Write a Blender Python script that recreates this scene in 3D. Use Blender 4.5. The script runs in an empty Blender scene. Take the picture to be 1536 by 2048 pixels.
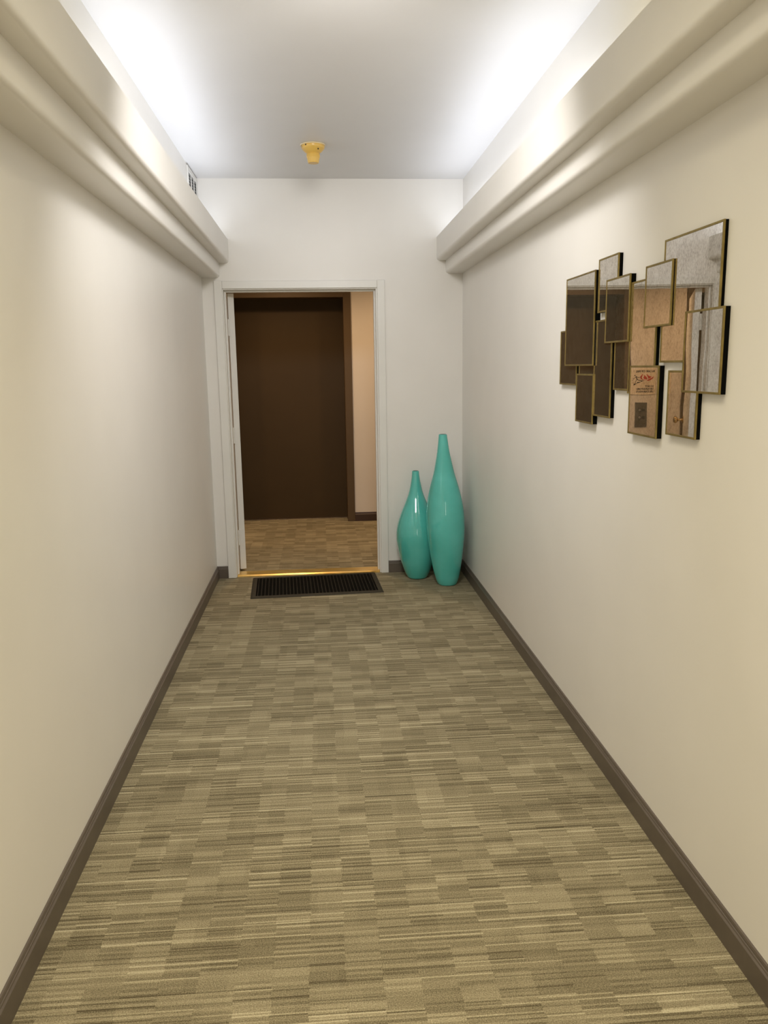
import bpy, bmesh, math, random
from mathutils import Vector, Matrix
random.seed(7)
sc = bpy.context.scene
COL = sc.collection

# ------------------------------------------------------------------ camera
cam_d = bpy.data.cameras.new('camera'); cam = bpy.data.objects.new('camera', cam_d); COL.objects.link(cam)
YAW, PITCH, ROLL, FPX = math.radians(4.5031), math.radians(-10.4193), math.radians(-0.8765), 1585.3
fw = Vector((math.sin(YAW)*math.cos(PITCH), math.cos(YAW)*math.cos(PITCH), math.sin(PITCH)))
rt = Vector((math.cos(YAW), -math.sin(YAW), 0)); up = rt.cross(fw)
r2 = rt*math.cos(ROLL)+up*math.sin(ROLL); u2 = -rt*math.sin(ROLL)+up*math.cos(ROLL)
m = Matrix((r2, u2, -fw)).transposed().to_4x4(); m.translation = Vector((0, 0, 1.5))
cam.matrix_world = m
cam_d.sensor_fit = 'VERTICAL'; cam_d.sensor_height = 24.0; cam_d.lens = FPX/2048*24.0
cam_d.clip_start = 0.02
sc.camera = cam
sc.view_settings.view_transform = 'Standard'; sc.view_settings.look = 'None'
sc.view_settings.gamma = 1.0; sc.view_settings.use_curve_mapping = False
sc.view_settings.exposure = 0.12
w = bpy.data.worlds.new('world'); sc.world = w; w.use_nodes = True
w.node_tree.nodes['Background'].inputs[0].default_value = (0.02, 0.019, 0.017, 1)
w.node_tree.nodes['Background'].inputs[1].default_value = 1.0

# ------------------------------------------------------------------ room numbers
XL, XR, D = -0.7746, 1.0236, 5.675
H = 2.75
ZT, Z1, Z2 = 2.366, 2.210, 2.120
UL, UR, LL, LR = -0.5854, 0.8403, -0.651, 0.9029
YB = -3.0
WT = 0.14
YF = 7.69          # far lobby wall
HL = 2.55          # lobby ceiling

# ------------------------------------------------------------------ lights
def area(name, loc, rot, sx, sy, power, color, spread=180):
    l = bpy.data.lights.new(name, 'AREA'); l.shape = 'RECTANGLE'; l.size = sx; l.size_y = sy
    l.energy = power; l.color = color; l.spread = math.radians(spread)
    o = bpy.data.objects.new(name, l); COL.objects.link(o); o.location = loc; o.rotation_euler = rot
    return o
COOL, WARM = (0.82, 0.87, 1.0), (1.0, 0.88, 0.52)
UPR = math.radians(180)
# tubes lying in the coves on both ledges, cool towards the door, warm towards the camera
for sx_, nm in ((XL+0.085, 'left'), (XR-0.085, 'right')):
    tl = math.radians(-28 if nm == 'left' else 28)
    area('cove_cool_'+nm, (sx_, 4.2, ZT-0.018), (UPR, tl, 0), 0.08, 2.7, 5.0, COOL)
    area('cove_warm_'+nm, (sx_, 0.6, ZT-0.018), (UPR, tl, 0), 0.08, 4.4, 4.0, WARM)
# unseen ceiling lamps added to fill the corridor, overhead and behind the viewer
FILL = [(1.75, 7.0, (1.0, 0.88, 0.62)), (0.35, 23.0, (1.0, 0.89, 0.70)), (-1.7, 8.0, (1.0, 0.88, 0.66))]
for yc, pw, cc in FILL:
    area('added_corridor_fill', (0.12, yc, H-0.065), (0, 0, 0), 0.5, 1.0, pw, cc, 125)
area('added_washer_fill', (0.12, 2.62, H-0.06), (math.radians(46), 0, 0), 0.5, 0.5, 27.0, (1.0, 0.965, 0.95), 140)  # tilted lamp added out of view to brighten the far walls and floor
# unseen strip lamp added for vase highlights, three metres behind the viewer
area('added_back_strip', (0.12, -2.93, 1.25), (math.radians(90), 0, 0), 0.30, 2.1, 9.0, (1.0, 0.96, 0.88))
# warm downlights in the elevator lobby
def spot(name, loc, power, color, size=math.radians(120), blend=1.0, r=0.06):
    l = bpy.data.lights.new(name, 'SPOT'); l.energy = power; l.color = color; l.spot_size = size; l.spot_blend = blend
    l.shadow_soft_size = r
    o = bpy.data.objects.new(name, l); COL.objects.link(o); o.location = loc
    return o
TUNG = (1.0, 0.66, 0.37)
spot('lobby_downlight_middle', (-0.30, 6.95, HL-0.02), 62, TUNG, math.radians(165))
spot('lobby_downlight_right', (0.95, 7.02, HL-0.02), 42, TUNG, math.radians(165))
spot('lobby_downlight_left', (-1.65, 7.02, HL-0.02), 50, TUNG, math.radians(165))

# ------------------------------------------------------------------ helpers
def tag(o, label=None, cat=None, group=None, kind=None):
    if label: o['label'] = label
    if cat: o['category'] = cat
    if group: o['group'] = group
    if kind: o['kind'] = kind
    return o
def empty(name, loc):
    o = bpy.data.objects.new(name, None); COL.objects.link(o); o.location = loc; o.empty_display_size = 0.05
    return o
def link(name, bm, mat, parent=None, smooth=False, mats=None):
    bmesh.ops.recalc_face_normals(bm, faces=bm.faces)
    me = bpy.data.meshes.new(name); bm.to_mesh(me); bm.free()
    for mt in (mats or [mat]): me.materials.append(mt)
    if smooth:
        for p in me.polygons: p.use_smooth = True
    o = bpy.data.objects.new(name, me); COL.objects.link(o)
    if parent is not None:
        o.parent = parent
        if parent.type != 'EMPTY' or True:
            o.matrix_parent_inverse = parent_world(parent).inverted()
    return o
def parent_world(p):
    M = Matrix.LocRotScale(p.location, p.rotation_euler, p.scale)
    if p.parent: M = parent_world(p.parent) @ p.matrix_parent_inverse @ M
    return M
def box(bm, x0, x1, y0, y1, z0, z1, bev=0.0, mi=0):
    vs = [bm.verts.new((x, y, z)) for x in (x0, x1) for y in (y0, y1) for z in (z0, z1)]
    idx = [(0,1,3,2),(4,6,7,5),(0,4,5,1),(2,3,7,6),(0,2,6,4),(1,5,7,3)]
    fs = [bm.faces.new([vs[i] for i in f]) for f in idx]
    for f in fs: f.material_index = mi
    if bev:
        es = {e for f in fs for e in f.edges}
        bmesh.ops.bevel(bm, geom=list(es), offset=bev, segments=2, affect='EDGES', profile=0.5)
    return vs
def extrude_y(bm, prof, y0, y1):
    """prof: list of (x, z) closed polygon, run along y"""
    a = [bm.verts.new((x, y0, z)) for x, z in prof]; b = [bm.verts.new((x, y1, z)) for x, z in prof]
    n = len(prof)
    for i in range(n):
        bm.faces.new((a[i], a[(i+1) % n], b[(i+1) % n], b[i]))
    bm.faces.new(a); bm.faces.new(b[::-1])
def extrude_x(bm, prof, x0, x1):
    """prof: list of (y, z)"""
    a = [bm.verts.new((x0, y, z)) for y, z in prof]; b = [bm.verts.new((x1, y, z)) for y, z in prof]
    n = len(prof)
    for i in range(n):
        bm.faces.new((a[i], a[(i+1) % n], b[(i+1) % n], b[i]))
    bm.faces.new(a); bm.faces.new(b[::-1])
def lathe(bm, prof, seg=64, cx=0, cy=0, shear=None):
    rings = []
    for r, z in prof:
        ox = shear(z) if shear else 0
        if r < 1e-6: rings.append([bm.verts.new((cx+ox, cy, z))])
        else: rings.append([bm.verts.new((cx+ox+r*math.cos(2*math.pi*k/seg), cy+r*math.sin(2*math.pi*k/seg), z)) for k in range(seg)])
    for a, b in zip(rings, rings[1:]):
        for k in range(seg):
            k2 = (k+1) % seg
            if len(a) == 1 and len(b) == 1: continue
            if len(a) == 1: bm.faces.new((a[0], b[k], b[k2]))
            elif len(b) == 1: bm.faces.new((a[k], b[0], a[k2]))
            else: bm.faces.new((a[k], a[k2], b[k2], b[k]))
def catmull(pts, n=8):
    out = []
    P = [pts[0]]+list(pts)+[pts[-1]]
    for i in range(1, len(P)-2):
        p0, p1, p2, p3 = P[i-1], P[i], P[i+1], P[i+2]
        for k in range(n):
            t = k/n
            out.append(tuple(0.5*((2*p1[j])+(-p0[j]+p2[j])*t+(2*p0[j]-5*p1[j]+4*p2[j]-p3[j])*t*t+(-p0[j]+3*p1[j]-3*p2[j]+p3[j])*t**3) for j in range(2)))
    out.append(tuple(pts[-1]))
    return out

# ------------------------------------------------------------------ materials
class NT:
    def __init__(s, name):
        s.m = bpy.data.materials.new(name); s.m.use_nodes = True
        s.t = s.m.node_tree; s.b = s.t.nodes['Principled BSDF']; s.out = s.t.nodes['Material Output']
    def n(s, typ, **kw):
        nd = s.t.nodes.new(typ)
        for k, v in kw.items(): setattr(nd, k, v)
        return nd
    def l(s, a, b): s.t.links.new(a, b)
    def math(s, op, a, b=None, c=None):
        nd = s.n('ShaderNodeMath', operation=op)
        for i, v in enumerate((a, b, c)):
            if v is None: continue
            if isinstance(v, (int, float)): nd.inputs[i].default_value = v
            else: s.l(v, nd.inputs[i])
        return nd.outputs[0]
    def coord(s, scale=(1, 1, 1)):
        tc = s.n('ShaderNodeTexCoord'); mp = s.n('ShaderNodeMapping'); mp.inputs['Scale'].default_value = scale
        s.l(tc.outputs['Object'], mp.inputs[0]); return mp.outputs[0]
    def noise(s, scale, detail=2, co=None, rough=0.5):
        nd = s.n('ShaderNodeTexNoise'); nd.inputs['Scale'].default_value = scale; nd.inputs['Detail'].default_value = detail
        nd.inputs['Roughness'].default_value = rough
        s.l(co if co is not None else s.coord(), nd.inputs['Vector']); return nd.outputs['Fac']
    def ramp(s, fac, stops):
        nd = s.n('ShaderNodeValToRGB'); e = nd.color_ramp.elements
        while len(e) < len(stops): e.new(0.5)
        for el, (p, c) in zip(e, stops): el.position = p; el.color = (*c, 1)
        s.l(fac, nd.inputs[0]); return nd.outputs[0]
    def bump(s, h, strength=0.1, dist=0.001):
        nd = s.n('ShaderNodeBump'); nd.inputs['Strength'].default_value = strength; nd.inputs['Distance'].default_value = dist
        s.l(h, nd.inputs['Height']); s.l(nd.outputs[0], s.b.inputs['Normal']); return nd
    def set(s, color=None, rough=None, metal=None, spec=None):
        if color: s.b.inputs['Base Color'].default_value = (*color, 1)
        if rough is not None: s.b.inputs['Roughness'].default_value = rough
        if metal is not None: s.b.inputs['Metallic'].default_value = metal
        if spec is not None: s.b.inputs['Specular IOR Level'].default_value = spec
        return s
def paint(name, c, rough=0.5, var=0.03, bump=0.08, spec=0.5, scale=3.0):
    t = NT(name).set(c, rough, 0, spec)
    f = t.noise(scale, 3)
    lo = tuple(x*(1-var) for x in c); hi = tuple(min(1, x*(1+var)) for x in c)
    t.l(t.ramp(f, [(0.3, lo), (0.7, hi)]), t.b.inputs['Base Color'])
    if bump: t.bump(t.noise(160, 2), bump, 0.001)
    return t.m
M_WALL = paint('wall_paint', (0.83, 0.81, 0.76), 0.38, 0.015, 0.06)
M_CEIL = paint('ceiling_paint', (0.74, 0.735, 0.725), 0.45, 0.012, 0.10)
M_TRIMW = paint('white_trim_paint', (0.80, 0.79, 0.74), 0.35, 0.02, 0.04)
M_LOBBY = paint('lobby_paint', (0.74, 0.68, 0.60), 0.55, 0.02, 0.06)
M_BASE = paint('baseboard_brown', (0.115, 0.093, 0.072), 0.42, 0.06, 0.05, scale=20)
M_ELEV = paint('elevator_bronze_paint', (0.058, 0.037, 0.015), 0.5, 0.04, 0.10, 0.2)
M_ELEVF = paint('elevator_frame_paint', (0.105, 0.070, 0.036), 0.5, 0.04, 0.06, 0.3)
M_BLACK = paint('black_rubber', (0.005, 0.005, 0.004), 0.9, 0.1, 0.1, 0.05, scale=60)
M_MATB = paint('mat_border_rubber', (0.050, 0.043, 0.030), 0.8, 0.08, 0.1, 0.15, scale=60)
M_CASE = paint('black_casing', (0.004, 0.004, 0.0035), 0.8, 0.1, 0, 0.05)
M_YEL = paint('yellowed_plastic', (0.72, 0.46, 0.10), 0.28, 0.05, 0)
M_CREAM = paint('cream_plastic', (0.78, 0.66, 0.42), 0.35, 0.04, 0)
M_VENT = paint('vent_white', (0.75, 0.74, 0.70), 0.4, 0.02, 0)
M_DARK = paint('duct_dark', (0.02, 0.02, 0.02), 0.8, 0.1, 0)
M_SIGN = paint('sign_cream', (0.78, 0.66, 0.50), 0.4, 0.02, 0)
M_SIGNB = paint('sign_border', (0.90, 0.80, 0.64), 0.4, 0.02, 0)
M_TEXT = paint('sign_black', (0.02, 0.012, 0.01), 0.5, 0.02, 0)
M_RED = paint('sign_red', (0.50, 0.045, 0.03), 0.4, 0.02, 0)
M_PLATE = paint('call_plate_bronze', (0.115, 0.10, 0.08), 0.4, 0.05, 0.03)
M_SCREW = paint('screw_grey', (0.25, 0.24, 0.22), 0.4, 0.02, 0)

def carpet():
    t = NT('loop_carpet').set(None, 0.95, 0, 0.15)
    tc = t.n('ShaderNodeTexCoord'); sp = t.n('ShaderNodeSeparateXYZ'); t.l(tc.outputs['Object'], sp.inputs[0])
    # threads run very slightly askew to the corridor
    x0, y0 = sp.outputs[0], sp.outputs[1]
    y = t.math('ADD', y0, t.math('MULTIPLY', x0, 0.010))
    x = t.math('ADD', x0, 10.0)
    y = t.math('ADD', y, 10.0)
    def wn(a, b):
        cb = t.n('ShaderNodeCombineXYZ')
        for i, v in enumerate((a, b)):
            if isinstance(v, (int, float)): cb.inputs[i].default_value = v
            else: t.l(v, cb.inputs[i])
        nd = t.n('ShaderNodeTexWhiteNoise', noise_dimensions='2D'); t.l(cb.outputs[0], nd.inputs['Vector']); return nd.outputs['Value']
    RH = 0.0092
    row = t.math('FLOOR', t.math('DIVIDE', y, RH))
    # jitter the column edges row by row so that block ends look woven
    xj = t.math('ADD', x, t.math('MULTIPLY', wn(row, 3.0), 0.006))
    def blocks(wcol, hblk, seed):
        col = t.math('FLOOR', t.math('DIVIDE', xj, wcol))
        off = t.math('MULTIPLY', wn(col, seed), hblk)
        blk = t.math('FLOOR', t.math('DIVIDE', t.math('ADD', y, off), hblk))
        return wn(t.math('ADD', col, seed*7.3), blk)
    b1 = blocks(0.092, RH*7, 1.7)
    b2 = blocks(0.055, RH*10, 4.1)
    b3 = blocks(0.092, RH*9, 6.3)
    blk = t.math('ADD', t.math('MULTIPLY', t.math('GREATER_THAN', b1, 0.60), 0.6), t.math('MULTIPLY', b2, 0.4))
    # dashes: each thread row has its own tone over short runs that start at column edges
    def dashes(rowv, wd, seed):
        sh = t.math('MULTIPLY', t.math('FLOOR', t.math('MULTIPLY', wn(rowv, seed), 3)), 0.092)
        return wn(t.math('ADD', rowv, seed*3.1), t.math('FLOOR', t.math('DIVIDE', t.math('ADD', xj, sh), wd)))
    half = t.math('FLOOR', t.math('DIVIDE', y, RH/2))
    light = t.math('GREATER_THAN', dashes(half, 0.276, 9.0), 0.90)
    darkd = t.math('GREATER_THAN', dashes(half, 0.184, 5.0), 0.88)
    tone = dashes(row, 0.184, 21.0)
    # striped blocks: every other thread light
    stripe = t.math('MULTIPLY', t.math('GREATER_THAN', b3, 0.5), t.math('SUBTRACT', t.math('FRACT', t.math('MULTIPLY', row, 0.5)), 0.25))
    dash2 = t.math('ADD', t.math('ADD', t.math('MULTIPLY', light, 0.75), t.math('MULTIPLY', tone, 0.50)), t.math('MULTIPLY', stripe, 0.8))
    rr = t.math('FRACT', t.math('DIVIDE', y, RH/2))
    rid = t.math('SINE', t.math('MULTIPLY', rr, math.pi))
    fine = t.n('ShaderNodeTexNoise'); fine.inputs['Scale'].default_value = 1.0; fine.inputs['Detail'].default_value = 2
    cb = t.n('ShaderNodeCombineXYZ'); t.l(t.math('MULTIPLY', x, 300), cb.inputs[0]); t.l(t.math('MULTIPLY', y, 360), cb.inputs[1]); t.l(cb.outputs[0], fine.inputs['Vector'])
    big = t.noise(1.2, 3)
    v = t.math('ADD', t.math('MULTIPLY', blk, 0.20), t.math('ADD', t.math('MULTIPLY', dash2, 0.40), 0.20))
    v = t.math('SUBTRACT', v, t.math('MULTIPLY', darkd, 0.22))
    v = t.math('ADD', v, t.math('MULTIPLY', t.math('SUBTRACT', fine.outputs['Fac'], 0.5), 1.25))
    v = t.math('ADD', v, t.math('MULTIPLY', t.math('SUBTRACT', rid, 0.6), 0.16))
    v = t.math('ADD', v, t.math('MULTIPLY', t.math('SUBTRACT', big, 0.5), 0.25))
    c = t.ramp(v, [(0.0, (0.095, 0.078, 0.044)), (0.33, (0.222, 0.189, 0.116)), (0.62, (0.355, 0.308, 0.196)), (1.0, (0.56, 0.50, 0.34))])
    t.l(c, t.b.inputs['Base Color'])
    h = t.math('ADD', t.math('MULTIPLY', rid, 0.5), fine.outputs['Fac'])
    t.bump(h, 0.5, 0.002)
    return t.m
M_CARPET = carpet()

def glaze():
    t = NT('turquoise_glaze').set((0.045, 0.40, 0.31), 0.07, 0, 0.6)
    co = t.coord((1, 1, 1.4)); f = t.noise(4.0, 3, co)
    t.l(t.ramp(f, [(0.30, (0.085, 0.49, 0.425)), (0.70, (0.115, 0.57, 0.51))]), t.b.inputs['Base Color'])
    t.b.inputs['Coat Weight'].default_value = 0.5; t.b.inputs['Coat Roughness'].default_value = 0.04
    t.bump(t.noise(5, 2, t.coord((1, 1, 3))), 0.25, 0.004)
    return t.m
M_GLAZE = glaze()
M_CLAY = paint('vase_inside', (0.03, 0.10, 0.08), 0.6, 0.1, 0)

def brass(name, c, rough, streak=False):
    t = NT(name).set(c, rough, 1.0)
    co = t.coord((1, 14, 14) if streak else (1, 1, 1)); f = t.noise(5 if streak else 30, 4, co, 0.6)
    t.l(t.ramp(f, [(0.35, tuple(x*0.72 for x in c)), (0.65, c)]), t.b.inputs['Base Color'])
    return t.m
M_BRASS = brass('aged_brass', (0.38, 0.29, 0.10), 0.46)
M_KNOB = brass('polished_brass', (0.85, 0.62, 0.30), 0.15)
def threshold_mat():
    t = NT('golden_threshold').set((0.85, 0.56, 0.16), 0.28, 0.55, 0.5)
    co = t.coord((1.2, 16, 1)); f = t.noise(4, 5, co, 0.65)
    t.l(t.ramp(f, [(0.36, (0.42, 0.24, 0.055)), (0.47, (0.80, 0.54, 0.15)), (0.75, (1.0, 0.78, 0.36))]), t.b.inputs['Base Color'])
    return t.m
M_THR = threshold_mat()

def antique_mirror(ty):
    t = NT('antique_mirror').set((0.8, 0.76, 0.7), 0.008, 1.0)
    f = t.noise(150, 4, t.coord((1, 1.0, 0.75)), 0.75)
    f2 = t.noise(26, 4, None, 0.6)
    v = t.math('ADD', t.math('MULTIPLY', f, 0.7), t.math('MULTIPLY', f2, 0.3))
    t.l(t.ramp(v, [(0.36, (0.52, 0.47, 0.42)), (0.50, (0.78, 0.735, 0.68)), (0.64, (0.93, 0.90, 0.86))]), t.b.inputs['Base Color'])
    t.b.inputs['Metallic'].default_value = 1.0
    d = t.n('ShaderNodeBsdfDiffuse'); t.l(t.ramp(v, [(0.35, (0.17, 0.135, 0.08)), (0.65, (0.33, 0.29, 0.21))]), d.inputs['Color'])
    mx = t.n('ShaderNodeMixShader'); mx.inputs[0].default_value = 0.13
    t.l(t.b.outputs[0], mx.inputs[1]); t.l(d.outputs[0], mx.inputs[2]); t.l(mx.outputs[0], t.out.inputs['Surface'])
    bp = t.bump(t.noise(4.5, 1), 0.15, 0.0022)
    # the panes sit a hair out of plumb in their frames
    g = t.n('ShaderNodeNewGeometry'); va = t.n('ShaderNodeVectorMath', operation='ADD'); va.inputs[1].default_value = (0, ty, 0.0)
    vn = t.n('ShaderNodeVectorMath', operation='NORMALIZE'); t.l(g.outputs['Normal'], va.inputs[0]); t.l(va.outputs[0], vn.inputs[0]); t.l(vn.outputs[0], bp.inputs['Normal'])
    return t.m
M_MIRRORS = [antique_mirror(0.021), antique_mirror(0.0106)]

# ------------------------------------------------------------------ the setting
def struct(name, bm, mat, parent=None, **k):
    o = link(name, bm, mat, parent, **k)
    if parent is None: o['kind'] = 'structure'
    return o
bm = bmesh.new(); box(bm, -4.2, 3.2, YB, 8.3, -0.08, 0.0); struct('floor', bm, M_CARPET)
bm = bmesh.new(); box(bm, XL-0.1, XR+0.1, YB, D+WT, H, H+0.08); struct('ceiling', bm, M_CEIL)
bm = bmesh.new(); box(bm, XL-0.1, XL, YB, D+WT, 0, H); struct('wall_left', bm, M_WALL)
bm = bmesh.new(); box(bm, XR, XR+0.1, YB, D+WT, 0, H); struct('wall_right', bm, M_WALL)
bm = bmesh.new(); box(bm, XL-0.1, XR+0.1, YB-0.1, YB, 0, H); struct('wall_front', bm, M_WALL)
# end wall with the doorway; its lobby side is a skin of lobby paint
JL, JR, JT = -0.656, 0.432, 2.056       # rough opening
bm = bmesh.new()
box(bm, XL, JL, D, D+WT-0.012, 0, H); box(bm, JR, XR, D, D+WT-0.012, 0, H); box(bm, JL, JR, D, D+WT-0.012, JT, H)
struct('wall_back', bm, M_WALL)
bm = bmesh.new()
y0, y1 = D+WT-0.012, D+WT
box(bm, -4.0, JL, y0, y1, 0, HL); box(bm, JR, 3.0, y0, y1, 0, HL); box(bm, JL, JR, y0, y1, JT, HL)
struct('wall_lobby_near', bm, M_LOBBY)

# unseen window frame behind the viewer, added to go with the strip lamp
bm = bmesh.new()
box(bm, -0.60, -0.54, YB, YB+0.04, 0.15, 2.35, 0.003); box(bm, 0.78, 0.84, YB, YB+0.04, 0.15, 2.35, 0.003)
box(bm, -0.54, 0.78, YB, YB+0.04, 2.29, 2.35, 0.003); box(bm, -0.54, 0.78, YB, YB+0.04, 0.15, 0.21, 0.003)
box(bm, 0.10, 0.14, YB, YB+0.035, 0.21, 2.29, 0.003)
struct('added_window_1', bm, M_TRIMW)

# stepped soffits with rounded lower edges, open cove on top
def arc(cx, cz, r, a0, a1, n=6):
    return [(cx+r*math.cos(math.radians(a0+(a1-a0)*i/n)), cz+r*math.sin(math.radians(a0+(a1-a0)*i/n))) for i in range(n+1)]
def soffit(name, xw, xu, xl, zt, z1, z2):
    s = 1 if xu > xw else -1
    r = 0.020
    p = [(xw, zt-0.05), (xu-s*0.022, zt-0.05), (xu-s*0.022, zt), (xu, zt)]
    if s > 0: p += arc(xu-r, z1+r, r, 0, -90)
    else: p += arc(xu+r, z1+r, r, 180, 270)
    p += [(xl, z1)]
    if s > 0: p += arc(xl-r, z2+r, r, 0, -90)
    else: p += arc(xl+r, z2+r, r, 180, 270)
    p += [(xw, z2)]
    bm = bmesh.new(); extrude_y(bm, p, YB, D)
    o = struct(name, bm, M_WALL, smooth=True)
    md = o.modifiers.new('edges', 'EDGE_SPLIT'); md.split_angle = math.radians(35)
    return o
soffit('trim_1', XL, UL, LL, 2.3603, 2.2057, 2.110)
soffit('trim_2', XR, UR, LR, 2.3724, 2.2155, 2.130)

# baseboards
BP = [(0.0, 0.0), (0.0137, 0.0), (0.0137, 0.0665), (0.0118, 0.0685), (0.0095, 0.0705), (0.0085, 0.0745), (0.0060, 0.0765), (0.0068, 0.0800), (0.0048, 0.0860), (0.0, 0.0880)]
bm = bmesh.new(); extrude_y(bm, [(XL+t, z) for t, z in BP], YB, D); struct('baseboard_left', bm, M_BASE)
bm = bmesh.new(); extrude_y(bm, [(XR-t, z) for t, z in BP], YB, D); struct('baseboard_right', bm, M_BASE)
bm = bmesh.new()
extrude_x(bm, [(D-t, z) for t, z in BP], XL, -0.6945); extrude_x(bm, [(D-t, z) for t, z in BP], 0.4755, XR)
struct('baseboard_back', bm, M_BASE)

# door casing: two legs full height, head between them
CL0, CL1, CR0, CR1 = -0.6945, -0.6395, 0.4215, 0.4745
CT0, CT1 = 2.036, 2.089
bm = bmesh.new()
box(bm, CL0, CL1, D-0.016, D, 0, CT1, 0.003); box(bm, CR0, CR1, D-0.016, D, 0, CT1, 0.003)
box(bm, CL1, CR0, D-0.0145, D, CT0, CT1-0.002, 0.003)
struct('trim_3', bm, M_TRIMW)
# jamb boards and stops
bm = bmesh.new()
JX0, JX1, JZ = -0.634, 0.411, 2.029
box(bm, JL, JX0, D-0.001, D+WT+0.002, 0, JT, 0.0015); box(bm, JX1, JR, D-0.001, D+WT+0.002, 0, JT, 0.0015)
box(bm, JX0, JX1, D-0.001, D+WT+0.002, JZ, JT, 0.0015)
box(bm, JX0, JX0+0.012, D+0.045, D+0.090, 0, JZ, 0.002); box(bm, JX1-0.012, JX1, D+0.045, D+0.090, 0, JZ, 0.002)
box(bm, JX0+0.012, JX1-0.012, D+0.045, D+0.090, JZ-0.012, JZ, 0.002)
struct('trim_4', bm, M_TRIMW)

# the open door
TH = math.radians(110.5)
PV = Vector((-0.6215, D+WT+0.012, 0))
DR = Matrix.Translation(PV) @ Matrix.Rotation(TH, 4, 'Z')
def door_local(bm): bmesh.ops.transform(bm, matrix=DR, verts=bm.verts)
bm = bmesh.new(); box(bm, 0.003, 1.020, -0.044, 0.0, 0.022, 2.020, 0.0015); door_local(bm)
door = struct('door_1', bm, M_TRIMW)
for zc in (1.785, 1.022, 0.266):
    bm = bmesh.new(); hh = 0.058
    box(bm, 0.0005, 0.0030, -0.040, 0.002, zc-hh, zc+hh)          # leaf on the door edge
    for dz in (-0.042, -0.014, 0.014, 0.042):
        yy = -0.026 if abs(dz) > 0.03 else -0.014
        bmesh.ops.create_cone(bm, cap_ends=True, segments=12, radius1=0.0028, radius2=0.0028, depth=0.0016,
                              matrix=Matrix.Translation((0.0000, yy, zc+dz)) @ Matrix.Rotation(math.pi/2, 4, 'Y'))
    bmesh.ops.create_cone(bm, cap_ends=True, segments=16, radius1=0.0065, radius2=0.0065, depth=2*hh, matrix=Matrix.Translation((-0.004, 0.003, zc)))
    door_local(bm)
    # leaf on the jamb, filling the gap behind the stop
    box(bm, JX0+0.0003, JX0+0.003, D+0.091, D+WT+0.012, zc-hh, zc+hh)
    box(bm, JX0+0.002, PV.x+0.004, D+WT+0.004, D+WT+0.0065, zc-hh, zc+hh)
    o = struct('hinge', bm, M_TRIMW, door)
def knob(name, side):
    bm = bmesh.new()
    prof = [(0.0, 0.0), (0.031, 0.0), (0.031, 0.004), (0.024, 0.009), (0.012, 0.011), (0.011, 0.034), (0.020, 0.040), (0.028, 0.050), (0.029, 0.060), (0.024, 0.069), (0.012, 0.073), (0.0, 0.074)]
    lathe(bm, catmull(prof, 3), 32)
    M = Matrix.Rotation(math.pi/2, 4, 'X') if side < 0 else Matrix.Rotation(-math.pi/2, 4, 'X')
    bmesh.ops.transform(bm, matrix=Matrix.Translation((0.955, -0.044 if side < 0 else 0.0, 1.005)) @ M, verts=bm.verts)
    door_local(bm)
    struct(name, bm, M_KNOB, door, smooth=True)
knob('door_knob', -1); knob('door_knob', 1)

# ---- lobby
bm = bmesh.new(); box(bm, -4.0, 3.0, D+WT, 8.2, HL, HL+0.08); struct('ceiling_lobby', bm, M_LOBBY)
bm = bmesh.new(); box(bm, -4.1, -4.0, D+WT, 8.2, 0, HL); struct('wall_lobby_left', bm, M_LOBBY)
bm = bmesh.new(); box(bm, 3.0, 3.1, D+WT, 8.2, 0, HL); struct('wall_lobby_right', bm, M_LOBBY)
EL = [(-2.42, -1.353), (-0.838, 0.255)]; EZ = 2.150; FRW = 0.065; ED = 0.215
bm = bmesh.new()
xs = [-4.0, EL[0][0], EL[0][1], EL[1][0], EL[1][1], 3.0]
for i in (0, 2, 4): box(bm, xs[i], xs[i+1], YF, YF+ED+0.10, 0, HL)
for i in (1, 3): box(bm, xs[i], xs[i+1], YF, YF+ED+0.10, EZ, HL)
struct('wall_far', bm, M_LOBBY)
for n, (a, b) in zip((2, 3), (EL[1], EL[0])):
    bm = bmesh.new(); box(bm, a+0.001, b-0.001, YF+ED, YF+ED+0.04, 0.006, EZ-0.001); d = struct('door_%d' % n, bm, M_ELEV)
    bm = bmesh.new()
    for x0, x1 in ((a-FRW, a+0.006), (b-0.006, b+FRW)):
        box(bm, x0, x1, YF-0.012, YF, 0.004, EZ+0.065, 0.002)
    box(bm, a+0.006, b-0.006, YF-0.012, YF, EZ-0.006, EZ+0.065, 0.002)
    for x0, x1 in ((a+0.0005, a+0.006), (b-0.006, b-0.0005)):
        box(bm, x0, x1, YF, YF+ED, 0.004, EZ-0.006)
    box(bm, a+0.006, b-0.006, YF, YF+ED, EZ-0.006, EZ-0.0005)
    struct('door_frame', bm, M_ELEVF, d)
    bm = bmesh.new(); box(bm, a+0.008, b-0.008, YF+ED-0.03, YF+ED-0.001, 0.0005, 0.007); struct('door_sill', bm, brass('sill_metal_%d' % n, (0.45, 0.35, 0.25), 0.4), d)
bm = bmesh.new()
for x0, x1 in ((-4.0, EL[0][0]-FRW), (EL[0][1]+FRW, EL[1][0]-FRW), (EL[1][1]+FRW, 3.0)):
    extrude_x(bm, [(YF-t, z) for t, z in BP], x0, x1)
struct('baseboard_far', bm, paint('lobby_base', (0.050, 0.026, 0.016), 0.45, 0.05, 0.03))

# ------------------------------------------------------------------ threshold strip
bm = bmesh.new()
extrude_x(bm, [(D+0.0, 0.0), (D+0.0, 0.007), (D+0.014, 0.014), (D+0.120, 0.014), (D+0.132, 0.004), (D+0.132, 0.0)], JX0+0.002, JX1-0.002)
tag(link('threshold_strip', bm, M_THR), 'shiny golden threshold strip lying across the floor of the open doorway', 'threshold')

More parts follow.
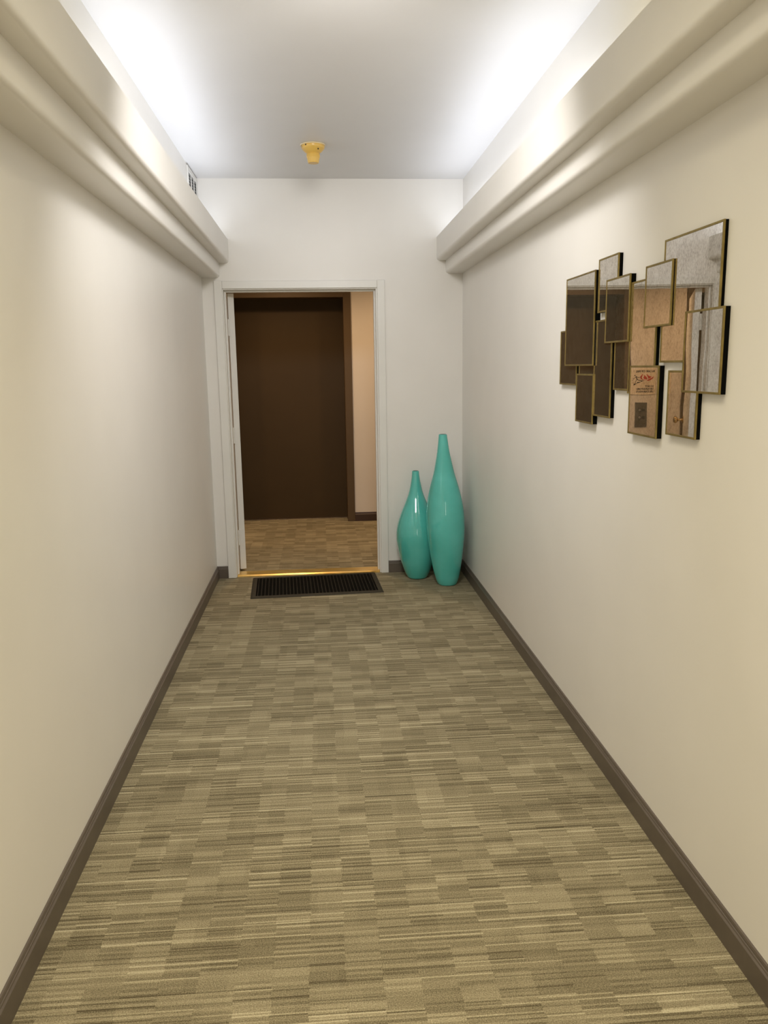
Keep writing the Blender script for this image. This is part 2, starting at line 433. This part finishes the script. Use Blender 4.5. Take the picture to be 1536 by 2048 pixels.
# ------------------------------------------------------------------ door mat
matE = empty('door_mat', (-0.06, 5.383, 0)); matE.rotation_euler = (0, 0, math.radians(2.6))
tag(matE, 'black ribbed rubber door mat with a brown border in front of the doorway', 'door mat')
MW, MD = 0.445, 0.263
def mat_mesh(name, bm, mt):
    me = bpy.data.meshes.new(name); bmesh.ops.recalc_face_normals(bm, faces=bm.faces); bm.to_mesh(me); bm.free(); me.materials.append(mt)
    o = bpy.data.objects.new(name, me); COL.objects.link(o); o.parent = matE; return o
bm = bmesh.new(); bw = 0.034
def ring(x0, x1, y0, y1, z): return [bm.verts.new(p) for p in ((x0, y0, z), (x1, y0, z), (x1, y1, z), (x0, y1, z))]
R0 = ring(-MW, MW, -MD, MD, 0.0005); R1 = ring(-MW, MW, -MD, MD, 0.002); R2 = ring(-MW+0.012, MW-0.012, -MD+0.012, MD-0.012, 0.009); R3 = ring(-MW+bw, MW-bw, -MD+bw, MD-bw, 0.010); R4 = ring(-MW+bw, MW-bw, -MD+bw, MD-bw, 0.0005)
for A, B in ((R0, R1), (R1, R2), (R2, R3), (R3, R4), (R4, R0)):
    for i in range(4): bm.faces.new((A[i], A[(i+1) % 4], B[(i+1) % 4], B[i]))
mat_mesh('border', bm, M_MATB)
bm = bmesh.new()
box(bm, -MW+bw, MW-bw, -MD+bw, MD-bw, 0.0006, 0.004)
mat_mesh('base_pad', bm, M_BLACK)
bm = bmesh.new(); nr = 34; span = 2*(MW-bw)
for i in range(nr):
    xc = -MW+bw+span*(i+0.5)/nr
    extrude_y(bm, [(xc-0.0035, 0.004), (xc-0.0012, 0.0095), (xc+0.0012, 0.0095), (xc+0.0035, 0.004)], -MD+bw+0.001, MD-bw-0.001)
mat_mesh('ribs', bm, paint('mat_rib_rubber', (0.020, 0.018, 0.013), 0.6, 0.1, 0.05, 0.25, scale=80))

# ------------------------------------------------------------------ vases
def vase(name, cx, cy, prof, base_r, shear, label):
    e = empty(name, (cx, cy, 0)); tag(e, label, 'vase', 'turquoise floor vases in the corner')
    top_r, top_z = prof[-1]
    P = [(0.0, 0.004), (base_r-0.012, 0.002), (base_r-0.003, 0.0)] + catmull(prof, 8)
    P += [(top_r-0.001, top_z+0.002), (top_r-0.0045, top_z+0.003)]
    bm = bmesh.new(); lathe(bm, P, 96, cx, cy, shear)
    link('body', bm, M_GLAZE, e, smooth=True)
    bm = bmesh.new(); lathe(bm, [(top_r-0.0045, top_z+0.003), (top_r-0.007, top_z+0.0005), (top_r-0.007, top_z-0.03), (top_r-0.006, top_z-0.10), (0.0, top_z-0.101)], 48, cx, cy, shear)
    link('mouth', bm, M_CLAY, e, smooth=True)
def vprof(rows, pxh, zh, scale, zb=0.0):
    """rows (pixel row, left, right) measured from the top down -> (radius, height)"""
    t0, t1 = pxh
    out = []
    for v, l, r in rows: out.append(((r-l)/2*scale, zb+(zh-zb)*(t1-v)/(t1-t0)))
    return out[::-1]
tall = [(150,788,880),(240,780,893),(350,768,912),(500,742,945),(600,722,970),(700,695,1000),(800,672,1027),(900,655,1052),(1000,646,1070),(1100,643,1080),(1200,645,1082),(1300,652,1078),(1400,665,1070),(1500,683,1062),(1600,703,1052),(1700,727,1040),(1800,755,1022),(1860,772,1006)]
SC = 5.42/1585.3/5.6875*1.0
tp = vprof(tall, (150, 1868), 1.040, SC)
tp = [(tp[0][0]-0.012, 0.0015), (tp[0][0]-0.004, 0.006)] + tp[1:] if tp[0][1] < 0.012 else [(tp[0][0]-0.006, 0.002)] + tp
TX, TY = 0.853, 5.30
vase('floor_vase', TX, TY, tp, tp[0][0], lambda z: -0.030*z/1.04, 'tall slender turquoise glazed floor vase in the corner by the right wall')
short = [(575,468,546),(650,463,556),(700,457,567),(750,449,579),(800,439,593),(850,424,611),(900,405,632),(950,384,654),(1000,362,678),(1050,342,698),(1100,323,716),(1150,306,732),(1200,294,744),(1250,287,752),(1300,285,756),(1350,288,756),(1400,297,752),(1450,307,746),(1500,320,739),(1550,333,730),(1600,350,719),(1650,370,705),(1700,390,689),(1750,415,667),(1775,432,650)]
SC2 = 5.58/1585.3/5.6875
sp_ = vprof(short, (575, 1782), 0.770, SC2)
sp_ = [(sp_[0][0]-0.014, 0.0015)] + sp_
vase('floor_vase', 0.668, 5.502, sp_, sp_[0][0], lambda z: -0.008*z/0.77, 'short fat-bellied turquoise glazed floor vase beside the door casing')

# ------------------------------------------------------------------ heat detector on the ceiling
DX, DY = 0.0065, 4.845
e = empty('heat_detector', (DX, DY, H)); tag(e, 'yellowed round fire detector mounted on the white ceiling', 'fire detector')
bm = bmesh.new(); lathe(bm, [(0.0, H-0.0005), (0.071, H-0.0005), (0.073, H-0.003), (0.070, H-0.007), (0.0, H-0.007)], 48, DX, DY); link('mounting_ring', bm, M_CREAM, e, smooth=False)
bm = bmesh.new(); lathe(bm, [(0.0, H-0.007), (0.066, H-0.007), (0.066, H-0.020), (0.063, H-0.024), (0.052, H-0.036), (0.040, H-0.046), (0.036, H-0.048), (0.0, H-0.048)], 48, DX, DY)
for a in (-0.9, 2.4):
    px_, py_ = DX+0.0530*math.cos(a), DY+0.0530*math.sin(a)
body = link('housing', bm, M_YEL, e, smooth=True); body.modifiers.new('s', 'EDGE_SPLIT').split_angle = math.radians(40)
bm = bmesh.new(); lathe(bm, [(0.0, H-0.048), (0.036, H-0.048), (0.0385, H-0.056), (0.0385, H-0.068), (0.036, H-0.072), (0.031, H-0.098), (0.029, H-0.100), (0.0, H-0.100)], 16, DX, DY); link('sensor_cap', bm, M_YEL, e)
bm = bmesh.new()
bmesh.ops.create_cone(bm, cap_ends=True, segments=12, radius1=0.004, radius2=0.004, depth=0.004, matrix=Matrix.Translation((DX+0.029, DY-0.049, H-0.0335)) @ Matrix.Rotation(math.radians(-50), 4, 'X'))
link('screw_hole', bm, M_TEXT, e)
bm = bmesh.new()
bmesh.ops.create_cone(bm, cap_ends=True, segments=12, radius1=0.004, radius2=0.004, depth=0.003, matrix=Matrix.Translation((DX-0.040, DY-0.053, H-0.013)) @ Matrix.Rotation(math.radians(90), 4, 'X'))
link('screw_hole', bm, M_TEXT, e)

# ------------------------------------------------------------------ air vent high on the left wall
VY0, VY1, VZ0, VZ1 = 5.262, 5.655, 2.505, 2.738
e = empty('air_vent', (XL, (VY0+VY1)/2, VZ0)); tag(e, 'white louvred air vent high on the left wall above the ledge', 'air vent')
bm = bmesh.new()
fwv = 0.030
box(bm, XL, XL+0.010, VY0, VY0+fwv, VZ0, VZ1, 0.002); box(bm, XL, XL+0.010, VY1-fwv, VY1, VZ0, VZ1, 0.002)
box(bm, XL, XL+0.010, VY0+fwv, VY1-fwv, VZ0, VZ0+fwv, 0.002); box(bm, XL, XL+0.010, VY0+fwv, VY1-fwv, VZ1-fwv, VZ1, 0.002)
link('frame', bm, M_VENT, e)
bm = bmesh.new(); box(bm, XL+0.0005, XL+0.002, VY0+fwv, VY1-fwv, VZ0+fwv, VZ1-fwv); link('backing', bm, M_DARK, e)
for k in range(1, 3):
    yy = VY0+fwv+(VY1-VY0-2*fwv)*k/3; bm = bmesh.new(); box(bm, XL+0.002, XL+0.009, yy-0.006, yy+0.006, VZ0+fwv, VZ1-fwv); link('mullion', bm, M_VENT, e)
for k in range(10):
    zc = VZ0+fwv+0.009+k*0.0172
    bm = bmesh.new(); extrude_y(bm, [(XL+0.002, zc+0.004), (XL+0.0085, zc-0.004), (XL+0.0085, zc-0.0055), (XL+0.002, zc+0.002)], VY0+fwv, VY1-fwv)
    link('louvre', bm, M_VENT, e)

# ------------------------------------------------------------------ wall mirror of overlapping panels
PAN = [  # depth, y_near, y_far, z_bottom, z_top
 (.0127, 1.982, 2.324, 1.498, 1.846),
 (.0175, 1.947, 2.161, 1.416, 1.635),
 (.0150, 2.070, 2.255, 1.291, 1.476),
 (.0178, 2.253, 2.442, 1.603, 1.787),
 (.0145, 2.356, 2.562, 1.400, 1.752),
 (.0205, 2.558, 2.772, 1.567, 1.781),
 (.0190, 2.313, 2.533, 1.272, 1.490),
 (.0120, 2.540, 2.696, 1.408, 1.640),
 (.0165, 2.676, 2.865, 1.676, 1.861),
 (.0245, 2.876, 3.212, 1.490, 1.829),
 (.0140, 3.093, 3.309, 1.414, 1.631),
 (.0205, 2.876, 3.070, 1.276, 1.460),
 (.0175, 2.709, 2.883, 1.309, 1.650),
 (.0120, 2.840, 3.068, 1.400, 1.560)]
sm = empty('wall_mirror', (XR, 2.62, 1.272)); tag(sm, 'wall mirror of overlapping smoky rectangles with thin brass frames on the right wall', 'mirror')
for i, (d, ya, yb, za, zb) in enumerate(PAN):
    d += 0.0004*(i % 3)*0
    bm = bmesh.new(); box(bm, XR-d+0.0045, XR, ya+0.0006, yb-0.0006, za+0.0006, zb-0.0006)
    pn = link('mirror_panel', bm, M_CASE, sm)
    bm = bmesh.new(); f = 0.0060; xf0, xf1 = XR-d-0.0002, XR-d+0.0046
    box(bm, xf0, xf1, ya, ya+f, za, zb, 0.0005); box(bm, xf0, xf1, yb-f, yb, za, zb, 0.0005)
    box(bm, xf0, xf1, ya+f, yb-f, za, za+f, 0.0005); box(bm, xf0, xf1, ya+f, yb-f, zb-f, zb, 0.0005)
    link('brass_frame', bm, M_BRASS, pn)
    # the glass, subdivided and pillowed by a fraction of a millimetre
    bm = bmesh.new(); yc, zc = (ya+yb)/2, (za+zb)/2
    base = XR-d+0.0010
    vv = []
    for (yy, zz) in ((ya+f-0.0005, za+f-0.0005), (yb-f+0.0005, za+f-0.0005), (yb-f+0.0005, zb-f+0.0005), (ya+f-0.0005, zb-f+0.0005)):
        vv.append(bm.verts.new((base, yy, zz)))
    bm.faces.new(vv)
    g = link('mirror_glass', bm, M_MIRRORS[0 if i < 3 else 1], pn)

# ------------------------------------------------------------------ fire sign and call panel on the lobby wall
def text_mesh(s, size, x, z, y, align='LEFT', sx=1.0):
    cu = bpy.data.curves.new('t', 'FONT'); cu.body = s; cu.size = size; cu.align_x = align; cu.extrude = 0.0003; cu.offset = size*0.030
    o = bpy.data.objects.new('t', cu); COL.objects.link(o)
    bpy.context.view_layer.update()
    dg = bpy.context.evaluated_depsgraph_get(); me = bpy.data.meshes.new_from_object(o.evaluated_get(dg))
    bpy.data.objects.remove(o); bpy.data.curves.remove(cu)
    me.transform(Matrix.Translation((x, y, z)) @ Matrix.Rotation(math.pi/2, 4, 'X') @ Matrix.Diagonal((sx, 1, 1, 1)))
    return me
def poly_y(bm, pts, y, th=0.0006):
    a = [bm.verts.new((x, y, z)) for x, z in pts]; b = [bm.verts.new((x, y+th, z)) for x, z in pts]
    n = len(pts)
    bm.faces.new(a); bm.faces.new(b[::-1])
    for i in range(n): bm.faces.new((a[i], a[(i+1) % n], b[(i+1) % n], b[i]))
def rrect(x0, x1, z0, z1, r):
    return arc(x1-r, z1-r, r, 0, 90)+arc(x0+r, z1-r, r, 90, 180)+arc(x0+r, z0+r, r, 180, 270)+arc(x1-r, z0+r, r, 270, 360)
SX0, SX1, SZ0, SZ1 = -1.185, -0.915, 1.187, 1.440
sg = empty('fire_sign', ((SX0+SX1)/2, YF, SZ0)); tag(sg, 'small cream fire instruction sign with red flames on the elevator lobby wall', 'sign')
bm = bmesh.new(); poly_y(bm, rrect(SX0, SX1, SZ0, SZ1, 0.02), YF-0.003, 0.003); link('sign_plate', bm, M_SIGN, sg)
bm = bmesh.new()
o_, i_ = rrect(SX0+0.006, SX1-0.006, SZ0+0.006, SZ1-0.006, 0.017), rrect(SX0+0.010, SX1-0.010, SZ0+0.010, SZ1-0.010, 0.014)
yo = YF-0.0036
ao = [bm.verts.new((x, yo, z)) for x, z in o_]; ai = [bm.verts.new((x, yo, z)) for x, z in i_]
bo = [bm.verts.new((x, yo+0.0007, z)) for x, z in o_]
for k in range(len(ao)):
    k2 = (k+1) % len(ao); bm.faces.new((ao[k], ao[k2], ai[k2], ai[k])); bm.faces.new((ao[k], ao[k2], bo[k2], bo[k]))
link('border_line', bm, M_SIGNB, sg)
def letters(rows):
    for r in rows:
        bm = bmesh.new(); me = text_mesh(*r); bm.from_mesh(me); bpy.data.meshes.remove(me)
        link('lettering', bm, M_TEXT, sg)
yt = YF-0.0036
letters([('IN CASE OF FIRE', 0.0275, SX0+0.014, SZ1-0.036, yt, 'LEFT', 0.98),
         ('DO NOT', 0.0235, SX0+0.022, SZ0+0.072, yt, 'LEFT', 1.0),
         ('USE ELEVATORS', 0.0235, SX0+0.022, SZ0+0.047, yt, 'LEFT', 1.0),
         ('USE STAIRWAYS', 0.0235, SX0+0.022, SZ0+0.022, yt, 'LEFT', 1.0)])
# flames: on the left of the sign; u runs 0..1 left to right, v 0..1 bottom to top of the picture field
fx0, fx1, fz0, fz1 = SX0+0.020, SX1-0.016, SZ0+0.100, SZ1-0.048
def F(pts): return [(fx0+(fx1-fx0)*u, fz0+(fz1-fz0)*v) for u, v in pts]
bm = bmesh.new()
for pts in (
  [(0.36,0.32),(0.30,0.30),(0.16,0.38),(0.04,0.55),(0.00,0.80),(0.02,0.72),(0.10,0.60),(0.22,0.50),(0.32,0.40)],
  [(0.37,0.33),(0.52,0.46),(0.55,0.62),(0.50,0.98),(0.55,0.88),(0.60,0.70),(0.60,0.52),(0.52,0.40)],
  [(0.36,0.42),(0.34,0.50),(0.36,0.62),(0.46,0.86),(0.47,0.70),(0.49,0.60),(0.46,0.48)],
  [(0.31,0.48),(0.20,0.56),(0.12,0.70),(0.22,0.74),(0.30,0.80),(0.36,0.97),(0.37,0.86),(0.32,0.68),(0.30,0.56)]):
    poly_y(bm, F(pts), yt, 0.0006)
link('flame_symbol', bm, M_RED, sg)
bm = bmesh.new()
def stroke(pts, wd):
    P = F(pts)
    for (xa, za), (xb, zb) in zip(P, P[1:]):
        dx, dz = xb-xa, zb-za; L = math.hypot(dx, dz); nx, nz = -dz/L*wd/2, dx/L*wd/2
        ex, ez = dx/L*wd*0.3, dz/L*wd*0.3
        poly_y(bm, [(xa-nx-ex, za-nz-ez), (xb-nx+ex, zb-nz+ez), (xb+nx+ex, zb+nz+ez), (xa+nx-ex, za+nz-ez)], yt, 0.0006)
stroke([(0.80,0.74),(0.73,0.45)], 0.0085)
stroke([(0.79,0.72),(0.90,0.55),(0.97,0.52)], 0.0045); stroke([(0.80,0.74),(0.66,0.60),(0.60,0.68)], 0.0045)
stroke([(0.73,0.45),(0.64,0.36),(0.58,0.38)], 0.006); stroke([(0.74,0.45),(0.80,0.26),(0.80,0.14)], 0.006)
stroke([(0.93,0.44),(1.0,0.38)], 0.003)
hd = F([(0.865, 0.84)])[0]
poly_y(bm, [(hd[0]+0.0075*math.cos(a*math.pi/8), hd[1]+0.0068*math.sin(a*math.pi/8)) for a in range(16)], yt, 0.0006)
poly_y(bm, F([(0.44,0.34),(0.58,0.34),(0.58,0.22),(0.72,0.22),(0.72,0.08),(0.90,0.08),(0.90,-0.10)]), yt, 0.0006)
link('running_figure', bm, M_TEXT, sg)

PX0, PX1, PZ0, PZ1 = -1.100, -0.978, 0.870, 1.112
cp = empty('call_panel', ((PX0+PX1)/2, YF, PZ0)); tag(cp, 'brown metal elevator call panel with two round buttons', 'call panel')
bm = bmesh.new(); box(bm, PX0, PX1, YF-0.005, YF, PZ0, PZ1, 0.0015); link('face_plate', bm, M_PLATE, cp)
for zc in (1.036, 0.963):
    bm = bmesh.new()
    xb = -1.024
    rr_ = [(0.0175, 0.0), (0.0175, 0.003), (0.0135, 0.003), (0.0130, 0.0)]
    lathe(bm, rr_, 32); bmesh.ops.transform(bm, matrix=Matrix.Translation((xb, YF-0.005, zc)) @ Matrix.Rotation(math.pi/2, 4, 'X'), verts=bm.verts)
    b_ = link('button_ring', bm, M_TEXT, cp)
    bm = bmesh.new(); lathe(bm, [(0.0, 0.0045), (0.0115, 0.0045), (0.0125, 0.0035), (0.0125, 0.0)], 32); bmesh.ops.transform(bm, matrix=Matrix.Translation((xb, YF-0.005, zc)) @ Matrix.Rotation(math.pi/2, 4, 'X'), verts=bm.verts)
    link('button', bm, M_SCREW, b_)
    bm = bmesh.new(); box(bm, xb-0.052, xb-0.022, YF-0.0065, YF-0.005, zc-0.013, zc+0.013, 0.0005); link('button_label_plate', bm, paint('plate_dark', (0.035, 0.03, 0.025), 0.4, 0.02, 0), cp)

# ------------------------------------------------------------------ added bodies for the unseen fill lamps (above and behind the frame)
for (yc, pw, cc), lb in zip(FILL, ('white rectangular ceiling light added overhead as fill, nearest the fire detector', 'white rectangular ceiling light added as fill directly above the viewer', 'white rectangular ceiling light added as fill farthest behind the viewer')):
    bm = bmesh.new(); box(bm, -0.15, 0.39, yc-0.52, yc+0.52, H-0.055, H, 0.006)
    e = link('added_ceiling_light', bm, M_VENT); tag(e, lb, 'ceiling light', 'added rectangular ceiling lights of the corridor')
# added plate for the unseen tilted fill lamp overhead
e = empty('added_wall_washer', (0.12, 2.80, H)); tag(e, 'small square tilted ceiling spotlight added as fill, aimed at the doorway', 'spotlight')
bm = bmesh.new(); box(bm, -0.02, 0.26, 2.76, 2.84, H-0.012, H, 0.003); link('mounting_plate', bm, M_VENT, e)
